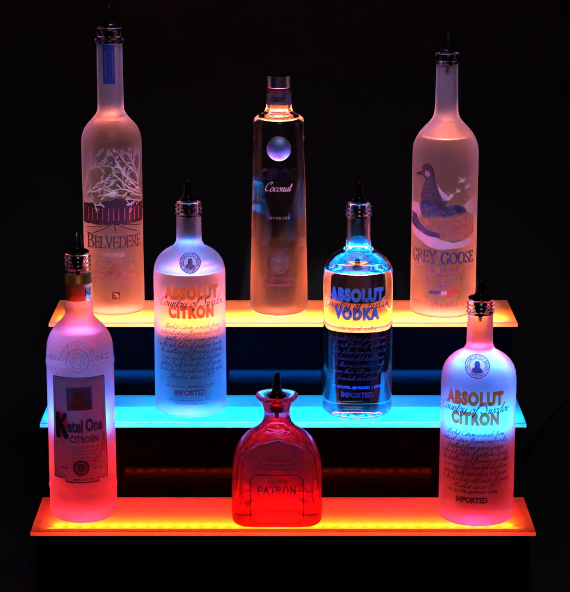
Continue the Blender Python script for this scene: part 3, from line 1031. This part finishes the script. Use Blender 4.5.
def seal(b, xo, ypx, rpx, ringm, bustm, relief):
    """round seal lying on the shoulder; drawn on a unit circle, then laid on the slope of the glass"""
    zt_, zm = {}, {}

    def lay(fs):
        out = []
        for f in fs:
            g = []
            for x, y in f:
                yy = round(ypx - y * rpx, 2)
                if yy not in zm:
                    zm[yy] = b.zf(yy)
                g.append((b.u(xo + x * rpx, yy), zm[yy]))
            out.append(g)
        return out
    P = [(cos(2 * pi * i / 48), sin(2 * pi * i / 48)) for i in range(48)]
    b.put('seal', lay(cut(P, .25)), relief, .05)
    fs = circle(0, 0, 1, 48, 1, .93) + circle(0, 0, .66, 40, 1, .61)
    fs += arc_text(sans_text('THE FAMOUS OLD BRAND', .03, 1.1), 0, 0, .7, radians(205), radians(-25), .18)
    fs += arc_text(sans_text('SINCE 1879', .03, 1.1), 0, 0, .88, radians(225), radians(315), .18, True)
    b.put('seal_ring', lay(fs), ringm, .065)
    bust = [(-.42, -.42), (-.4, -.2), (-.2, -.05), (-.22, .1), (-.2, .32), (-.08, .46), (.1, .46), (.2, .34), (.22, .14), (.27, .06), (.2, -.04), (.2, -.1), (.4, -.22), (.44, -.42), (.2, -.55), (-.2, -.55)]
    b.put('seal_bust', lay(cut(bust, .15)), bustm, .08)


def front_text(b, k, x0, y0, word2, m1, m2, m3, para=True):
    """y0: row of the top of the first line at the centre; x0: centre pixel there"""
    w = 26.5 * k
    b.put('lettering', b.fit(sans_text('ABSOLUT', .08, 1.16), x0 - w, x0 + w, y0, y0 + 14 * k), m1)
    b.put('second_lettering', b.fit(sans_text(word2, .08, 1.16), x0 - w * .85, x0 + w * .85, y0 + 19.5 * k, y0 + 32.5 * k), m1)
    b.put('script_lettering', b.fit(pen_text('Country of Sweden', 'script', .1, .04), x0 - 31 * k, x0 + 31 * k, y0 + 11 * k, y0 + 20.5 * k), m2, .055)
    if para:
        fs = []
        for i, ln in enumerate(PARA):
            yy = y0 + (37.5 + i * 6.2) * k
            hw = min(31, 12 + len(ln) * .56) * k
            ln = ''.join(c for c in ln if c in SCRIPT or c == ' ')
            fs += b.fit(pen_text(ln, 'script', .09, .045), x0 - hw, x0 + hw, yy, yy + 5.2 * k)
        b.put('script_paragraph', fs, m3)


# middle step, left: frosted, blue below, pink above
b, k = round_bottle(1, 191, 418, 35.6, 201, 269, 'frosted round shouldered bottle with orange lettering on the blue middle step', M['frost2'], 268, 'CITRON')
pour_spout(b, b.zt, .95, 2.9, lean=-.05, collar=1.1, spout_r=.6)
seal(b, 190, 263, 10.5, M['navy'], M['brown'], M['white'])
front_text(b, 1.0, 191, 286.5, 'CITRON', M['orange'], M['script'], M['script'])
b.put('bottom_lettering', b.fit(sans_text('IMPORTED', .06), 174.5, 206, 390, 395.8) + b.fit(sans_text('40% ALC./VOL. (80 PROOF)  1 LITER', .03), 167, 215, 385.5, 388.2), M['dark'])
b.put('base_lines', b.fit(sans_text('PRODUCED AND BOTTLED IN AHUS SWEDEN', .01), 170, 211, 400, 401.8) + b.fit(sans_text('A SUPERB SWEDISH VODKA MADE FROM GRAIN', .01), 174, 207, 403, 404.6), M['script'])

# middle step, right: clear glass
b, k = round_bottle(1, 357, 420, 34.6, 202.5, 272, 'clear glass round shouldered bottle with blue lettering on the middle step', M['clear'], 268, 'VODKA')
pour_spout(b, b.zt, .95, 2.9, lean=.15, collar=1.1, spout_r=.6)
seal(b, 357.5, 264, 12, M['haze_w'], M['brown'], M['haze_w'])
front_text(b, 1.0, 357, 288.5, 'VODKA', M['blueink'], M['script'], M['script'], False)
b.put('fine_script', b.fit(pen_text('This superb vodka', 'script', .1, .05), 338, 376, 325, 330.5), M['script'])
fs = []
for i, ln in enumerate(['was distilled from grain grown', 'in the rich fields of southern', 'Sweden. it has been produced at', 'the famous old distilleries', 'near Ahus in accordance with', 'more than 400 years of', 'Swedish tradition.']):
    ln = ''.join(c for c in ln if c in SCRIPT or c == ' ')
    fs += b.fit(pen_text(ln, 'script', .09, .045), 357 - 10 - len(ln) * .6, 357 + 10 + len(ln) * .6, 336 + i * 6.6, 341 + i * 6.6)
b.put('script_paragraph', fs, M['navy'])
b.put('bottom_lettering', b.fit(sans_text('40% ALC./VOL. (80 PROOF)  1 LITER', .02), 332, 381, 386.5, 389), M['blueink'])
b.put('second_bottom_lettering', b.fit(sans_text('IMPORTED', .05), 341, 373, 392.5, 398), M['navy'])

# bottom step, right: frosted, red below, blue above
b, k = round_bottle(0, 475.5, 527, 37.2, 299, 374, 'frosted round shouldered bottle with orange lettering at the right of the red bottom step', M['frost2'], 346, 'CITRON')
pour_spout(b, b.zt, .98, 2.6, lean=.03, collar=1.5, spout_r=.62)
seal(b, 477.5, 366.5, 12.3, M['navy'], M['navy'], M['haze_w'])
front_text(b, 1.05, 475.5, 392, 'CITRON', M['orange'], M['script'], M['dark'])
b.put('bottom_lettering', b.fit(sans_text('IMPORTED', .05), 456, 488, 497.5, 503.5) + b.fit(sans_text('40% ALC./VOL. (80 PROOF)  1 LITER', .03), 449, 498, 491, 493.8), M['dark'])

# ---- bottom step, left: frosted bottle with a framed paper label
b = Bottle('vodka_bottle', 0, 84, 524, 33.3, 'frosted bottle with a framed paper label and an amber neck band')
b.trace([(512, 32.2), (509, 32.6), (505, 33.6), (503, 33.7), (501, 33.2), (486, 33.3), (484, 33.8), (481, 33.8), (479, 33.3), (420, 33.5), (368, 33.6), (363, 33.6), (361, 34.3), (358, 34.3), (356, 33.6), (348, 33.3), (340, 32.3), (333, 29.6), (327, 25.6), (322, 21), (318, 17), (314.5, 14.5), (312, 13.9), (308, 13.8), (306.6, 14.4), (303.8, 14.4), (303, 13.8), (299, 13.6), (272, 12.6)] + threads(b, 271, 254.5, 12.3, 4, .9) + [(254, 12.3)], .6)
b.glass(M['frost3'], M['inner'], b.zc(330), .32, lip=272, neckwall=.3)
zt = b.prof[-1][1]
pour_spout(b, zt, .95, 2.7, lean=.08, collar=1.4, spout_r=.62)
za, zb_ = b.zc(298.5), b.zc(272.5)
ra, rb = b.rad(za) + .06, b.rad(zb_) + .06
me = lathe('neck_band', [(ra - .05, za, 0), (ra, za + .03, 0), ((ra + rb) / 2, (za + zb_) / 2 + .4, 0), ((ra + rb) / 2 + .03, (za + zb_) / 2 + .45, 0), ((ra + rb) / 2, (za + zb_) / 2 + .5, 0), (rb, zb_ - .03, 0), (rb - .05, zb_, 0)], 72)
band = obj('neck_band', me, M['amber'], b.root, smooth=True)
b.put('band_lettering', [[(u, z) for u, z in f] for f in b.fit(pen_text('KO', 'serif', .25, .1), 84.5, 91, 289, 296)], M['dark'], .1)
# embossed shoulder
cz = b.zf(361)
cu = b.u(77, 361)
r = 12 * b.sc(cz)
em = circle(cu, cz, r, 40, 1, r * .9) + circle(cu, cz, r * .62, 32, 1, r * .54)
em += arc_text(pen_text('OUDE DISTILLEERDERIJ'[:4] + ' DISTILLEERDERIC'[:12], 'serif', .2, .12), cu, cz, r * 1.3, radians(160), radians(20), r * .32)
em += b.fit(pen_text('ANNO', 'serif', .22, .14), 49, 64, 357, 362) + b.fit(pen_text('SINCE', 'serif', .22, .14), 91, 108, 357, 362)
for j in range(9):
    a = j * 2 * pi / 9
    em += circle(cu + r * .34 * cos(a), cz + r * .34 * sin(a), r * .1, 10)
b.put('embossed_crest', em, M['haze_w'], .06)
# label
LX0, LX1, LT, LB = 50.5, 105.5, 376, 482
lab = [(LX0 + 3, LT + 2), (LX1 - 2, LT + 2), (LX1 + 2, LB - 3), (98, LB - 3), (98, LB + 1), (66, LB + 1), (66, LB - 3), (LX0 + 4.5, LB - 3)]
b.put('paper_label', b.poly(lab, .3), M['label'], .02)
fr = b.strokes([[(LX0 + 3, LT + 2), (LX1 - 2, LT + 2)], [(LX1 - 2, LT + 2), (LX1 + 2, LB - 3)], [(LX0 + 3, LT + 2), (LX0 + 4.5, LB - 3)], [(LX0 + 4.5, LB - 3), (66, LB - 3)], [(98, LB - 3), (LX1 + 2, LB - 3)], [(66, LB + .5), (98, LB + .5)], [(66, LB - 3), (66, LB + .5)], [(98, LB - 3), (98, LB + .5)]], 1.1, 8)
fr += b.strokes([[(LX0 + 5, LT + 4.5), (LX1 - 4, LT + 4.5)], [(LX1 - 4, LT + 4.5), (LX1 - .5, LB - 5.5)], [(LX0 + 5, LT + 4.5), (LX0 + 6.5, LB - 5.5)], [(LX0 + 6.5, LB - 5.5), (LX1 - .5, LB - 5.5)]], .35, 8)
b.put('label_frame', fr, M['dark'], .045)
b.put('label_picture', b.poly([(66, 388), (91, 387), (92, 410), (67, 411)], .3), M['brown'], .04)
b.put('picture_details', b.poly([(70, 409.5), (71, 403), (75.5, 400.5), (75, 397), (76, 393), (79, 391.5), (82, 393), (82.5, 397), (81.5, 400.5), (86, 403), (88, 409)], .3) + b.strokes([[(68.5, 390), (78, 388.8), (89.5, 389.5)], [(68.5, 408.5), (69, 399), (68.5, 391)], [(89.5, 390), (90, 400), (90, 408)]], .5), M['rose'], .055)
b.put('black_lettering', b.fit(pen_text('K', 'serif', .34, .12), 56.5, 68, 415, 438) + b.fit(sans_text('etel', .045), 67, 82.5, 420, 432) + b.fit(sans_text('One', .045), 85, 102, 419.5, 431), M['dark'], .06)
b.put('red_initial_shadow', b.poly([(56, 413), (67, 413), (68, 438), (57, 439)], .3), M['rose'], .04)
b.put('label_lettering', b.fit(sans_text('CITROEN', .04, 1.1), 70, 98, 436, 443), M['dark'], .06)
fs = []
for i, ln in enumerate(['VODKA DISTILLED FROM WHEAT', 'USING TRADITIONAL COPPER', 'POT STILLS AND FLAVORED', 'WITH NATURAL CITRUS', 'NOLET DISTILLERY', 'SCHIEDAM HOLLAND']):
    fs += b.fit(sans_text(ln, .005), 72 - i * .3, 101 - (i % 3) * 2.5, 446 + i * 3.6, 448.2 + i * 3.6)
b.put('fine_print', fs, M['brown'], .06)
b.put('side_print', b.fit(sans_text('750 ML', .02), 60, 69, 467, 469.6), M['brown'], .06)
b.put('side_print', b.fit(sans_text('40% ALC', .02), 93, 102, 467, 469.6), M['brown'], .06)
b.put('bottom_print', b.fit(sans_text('IMPORTED', .03, 1.2), 73, 94, 478.5, 480.8), M['brown'], .06)
cz = b.zf(468)
b.put('black_stamp', circle(b.u(81, 468), cz, 8.2 * b.sc(cz), 32), M['brown'], .05)
b.put('stamp_ring', circle(b.u(81, 468), cz, 5.4 * b.sc(cz), 32, 1, 4.8 * b.sc(cz)), M['rose'], .065)
b.put('orange_streak', b.poly([(102, 433), (104.5, 435), (104.5, 449), (97, 461), (90, 466), (100, 452)], .3), M['streak'], .03)  # see-through orange streak on the right of the label

# ---- bottom step, middle: squat red-tinted bottle with a flared lip
b = Bottle('tequila_bottle', 0, 277, 529.5, 45, 'squat flat sided bottle with a wide flared lip, red glow tinted in its glass')
DEPTH = .64


def sq_shape(r, a, z, _R=b.R):
    """round at the neck, rounded rectangle on the body"""
    t = max(0, min(1, (r - 1.9) / (_R - 2.6)))
    t = t * t * (3 - 2 * t)
    n = 2 + 2.6 * t
    c, s_n = cos(a), sin(a)
    k = (abs(c) ** n + abs(s_n) ** n) ** (-1 / n)
    dd = 1 + (DEPTH - 1) * t
    return r * c * k, r * s_n * k * dd


# base nearer the front because the body is flat: shift it so that its front foot sits where the photograph shows it
b.y = YF[0] + .9 + b.R * DEPTH
b.x = CX + (277 - PW / 2) * project(0, b.y, b.z0)[2] / F
b.root.location = (b.x * S, b.y * S, b.z0 * S)
b.trace([(512, 44.5), (503, 45.2), (495, 44.6), (484, 45), (470, 44.6), (460, 43.6), (452, 41.6), (445, 38.8), (439.5, 35), (435, 30.5), (431, 25.5), (427.5, 20.5), (424, 17), (420, 14.6), (415, 13.4), (409, 13.2), (404, 14.6), (400, 17.6), (397.5, 20.6), (395.8, 21.4), (394.5, 21.2)], .8)
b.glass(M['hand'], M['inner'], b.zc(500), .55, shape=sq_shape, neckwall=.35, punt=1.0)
zt = b.prof[-1][1]
pour_spout(b, zt - .35, .95, 2.9, lean=0, collar=1.25, spout_r=.55)


def on_flat(u, z, off):
    r = b.rad(z) + .0
    # front surface of the rounded rectangle at lateral position u
    lo, hi = -pi, 0.0
    best = None
    for i in range(33):
        a = -pi / 2 + (u / max(r, .1)) * .5 * 0
    lo, hi = -pi / 2 - 1.2, -pi / 2 + 1.2
    for _ in range(30):
        m = (lo + hi) / 2
        if sq_shape(r, m, z)[0] < u:
            lo = m
        else:
            hi = m
    x, y = sq_shape(r, lo, z)
    return (x, y - off, z)


def flat_u(x, z):
    return (x - 277) * b.sc(z) * .985


def flat_fit(tf, x0, x1, yt, yb):
    z0, z1 = zfl(yb), zfl(yt)
    faces, w = tf
    u0, u1 = flat_u(x0, z0), flat_u(x1, z0)
    return [[(u0 + v[0] / w * (u1 - u0), z0 + v[1] * (z1 - z0)) for v in f] for f in faces]


def zfl(ypx):
    z = b.zc(ypx)
    for _ in range(12):
        p = on_flat(0, z, 0)
        e = project(b.x, b.y + p[1], b.z0 + z)[1] - ypx
        z += e * .09
    return z


def fl_strokes(pl, w, sm=3):
    out = []
    for pts in pl:
        P = [(flat_u(x, zfl(y)), zfl(y)) for x, y in pts]
        # resample for the curve of the glass
        P = crom(P, sm)
        out += ribbon(P, w, w)
    return out


def octo(x0, x1, y0, y1, c):
    P = [(x0 + c, y0), (x1 - c, y0), (x1, y0 + c), (x1, y1 - c), (x1 - c, y1), (x0 + c, y1), (x0, y1 - c), (x0, y0 + c)]
    segs = []
    for i in range(8):
        p, q = P[i], P[(i + 1) % 8]
        segs.append([p, ((p[0] + q[0]) / 2, (p[1] + q[1]) / 2), q])
    return segs


b.put('label_outline', fl_strokes(octo(250.5, 303.5, 475, 523.5, 5), .12) + fl_strokes(octo(261, 296, 456.5, 469, 3), .1), M['dark'], .08, shape=on_flat)
b.put('lettering', flat_fit(pen_text('PATRÓN', 'serif', .17, .08, .1), 257.5, 297, 486.5, 494.5), M['dark'], .1, shape=on_flat)
b.put('small_lettering', flat_fit(sans_text('TEQUILA', .02), 266, 291, 458.8, 461.8) + flat_fit(sans_text('100% DE AGAVE', .02), 264, 293, 463.6, 466.4) + flat_fit(pen_text('SILVER', 'serif', .16, .08), 268, 288, 480, 483), M['brown'], .1, shape=on_flat)

# ================================================================== surroundings
sweep = [(-80, -.01), (40, -.01), (70, -.01)] + [(70 + 60 * sin(a * pi / 40), 60 - .01 - 60 * cos(a * pi / 40)) for a in range(1, 21)] + [(130, 200)]
V, Fc = [], []
for i, (y, z) in enumerate(sweep):
    V += [(-250, y, z), (250, y, z)]
    if i:
        Fc.append((2 * i - 2, 2 * i - 1, 2 * i + 1, 2 * i))
o = obj('backdrop', mesh('backdrop', V, Fc, [1, 1] + [0] * (len(Fc) - 2)), [M['wall'], M['table']], smooth=True)
tag(o, 'near black paper sweep under and behind the stand', None, None, 'structure')

# thin cord on the wall at the right
cu = bpy.data.curves.new('power_cord', 'CURVE')
cu.dimensions = '3D'
sp = cu.splines.new('BEZIER')
pts = [(33, 33, 8), (40, 45, 12.5), (50, 58, 11.5), (66, 60, 6), (80, 50, .3)]
sp.bezier_points.add(len(pts) - 1)
for p, q in zip(sp.bezier_points, pts):
    p.co = [c * S for c in q]
    p.handle_left_type = p.handle_right_type = 'AUTO'
cu.bevel_depth = .2 * S
tmp = bpy.data.objects.new('tmp', cu)
col.objects.link(tmp)
me = bpy.data.meshes.new_from_object(tmp.evaluated_get(bpy.context.evaluated_depsgraph_get()))
bpy.data.objects.remove(tmp)
o = obj('power_cord', me, M['rubber'], smooth=True)
tag(o, 'thin black cord trailing away at the right of the stand', 'power cord')

# ================================================================== studio lamps


def softbox(name, loc, target, w, h, e, c):
    l = bpy.data.lights.new(name, 'AREA')
    l.shape = 'RECTANGLE'
    l.size, l.size_y = w * S, h * S
    l.energy = e
    l.color = c
    o = bpy.data.objects.new(name, l)
    col.objects.link(o)
    o.location = [v * S for v in loc]
    d = (Vector(target) - Vector(loc)).normalized()
    o.rotation_euler = d.to_track_quat('-Z', 'Y').to_euler()
    return o


softbox('studio_strip', (112, 18, 60), (0, 14, 38), 5, 90, .16, (1, .85, .92))
softbox('studio_strip', (-112, 22, 60), (0, 14, 38), 5, 90, .14, (.95, .8, 1))
softbox('added_front_fill', (20, -190, 170), (0, 12, 30), 90, 60, .34, (1, .9, .95)).data.spread = radians(40)  # front fill added so the printed colours show
for loc, tgt, e, ang, c in (((-48, -170, 118), (-20.5, 26, 44), 60, 4.6, (.95, .8, 1)), ((40, -170, 118), (20, 26, 42), 60, 4.6, (.95, .8, 1)),
                            ((-19, 42, 100), (-20.6, 29, 50), 24, 13, (.7, .4, 1)), ((18.5, 42, 100), (20, 29, 48), 24, 13, (.7, .4, 1))):
    l = bpy.data.lights.new('added_snoot', 'SPOT')  # added spots: front pair lifts the pictures, upper pair tints bottle tops violet
    l.energy = e
    l.spot_size = radians(ang)
    l.spot_blend = .8
    l.shadow_soft_size = .015
    l.color = c
    lo = bpy.data.objects.new('added_snoot', l)
    col.objects.link(lo)
    lo.location = [v * S for v in loc]
    lo.rotation_euler = (Vector(tgt) - Vector(loc)).to_track_quat('-Z', 'Y').to_euler()

w = bpy.data.worlds.new('World')
sc.world = w
w.use_nodes = True
w.node_tree.nodes['Background'].inputs[0].default_value = (.9, .85, 1, 1)
w.node_tree.nodes['Background'].inputs[1].default_value = .001

# ================================================================== render settings
sc.view_settings.view_transform = 'Standard'
sc.view_settings.look = 'None'
sc.view_settings.exposure = 0
sc.view_settings.gamma = 1
cy = sc.cycles
cy.max_bounces = 20
cy.transmission_bounces = 16
cy.glossy_bounces = 8
cy.diffuse_bounces = 6
cy.transparent_max_bounces = 16
cy.caustics_reflective = True
cy.caustics_refractive = True
cy.blur_glossy = .3
cy.sample_clamp_indirect = 20
cy.use_denoising = True
try:
    cy.denoiser = 'OPENIMAGEDENOISE'
    cy.denoising_input_passes = 'RGB_ALBEDO_NORMAL'
except Exception:
    pass
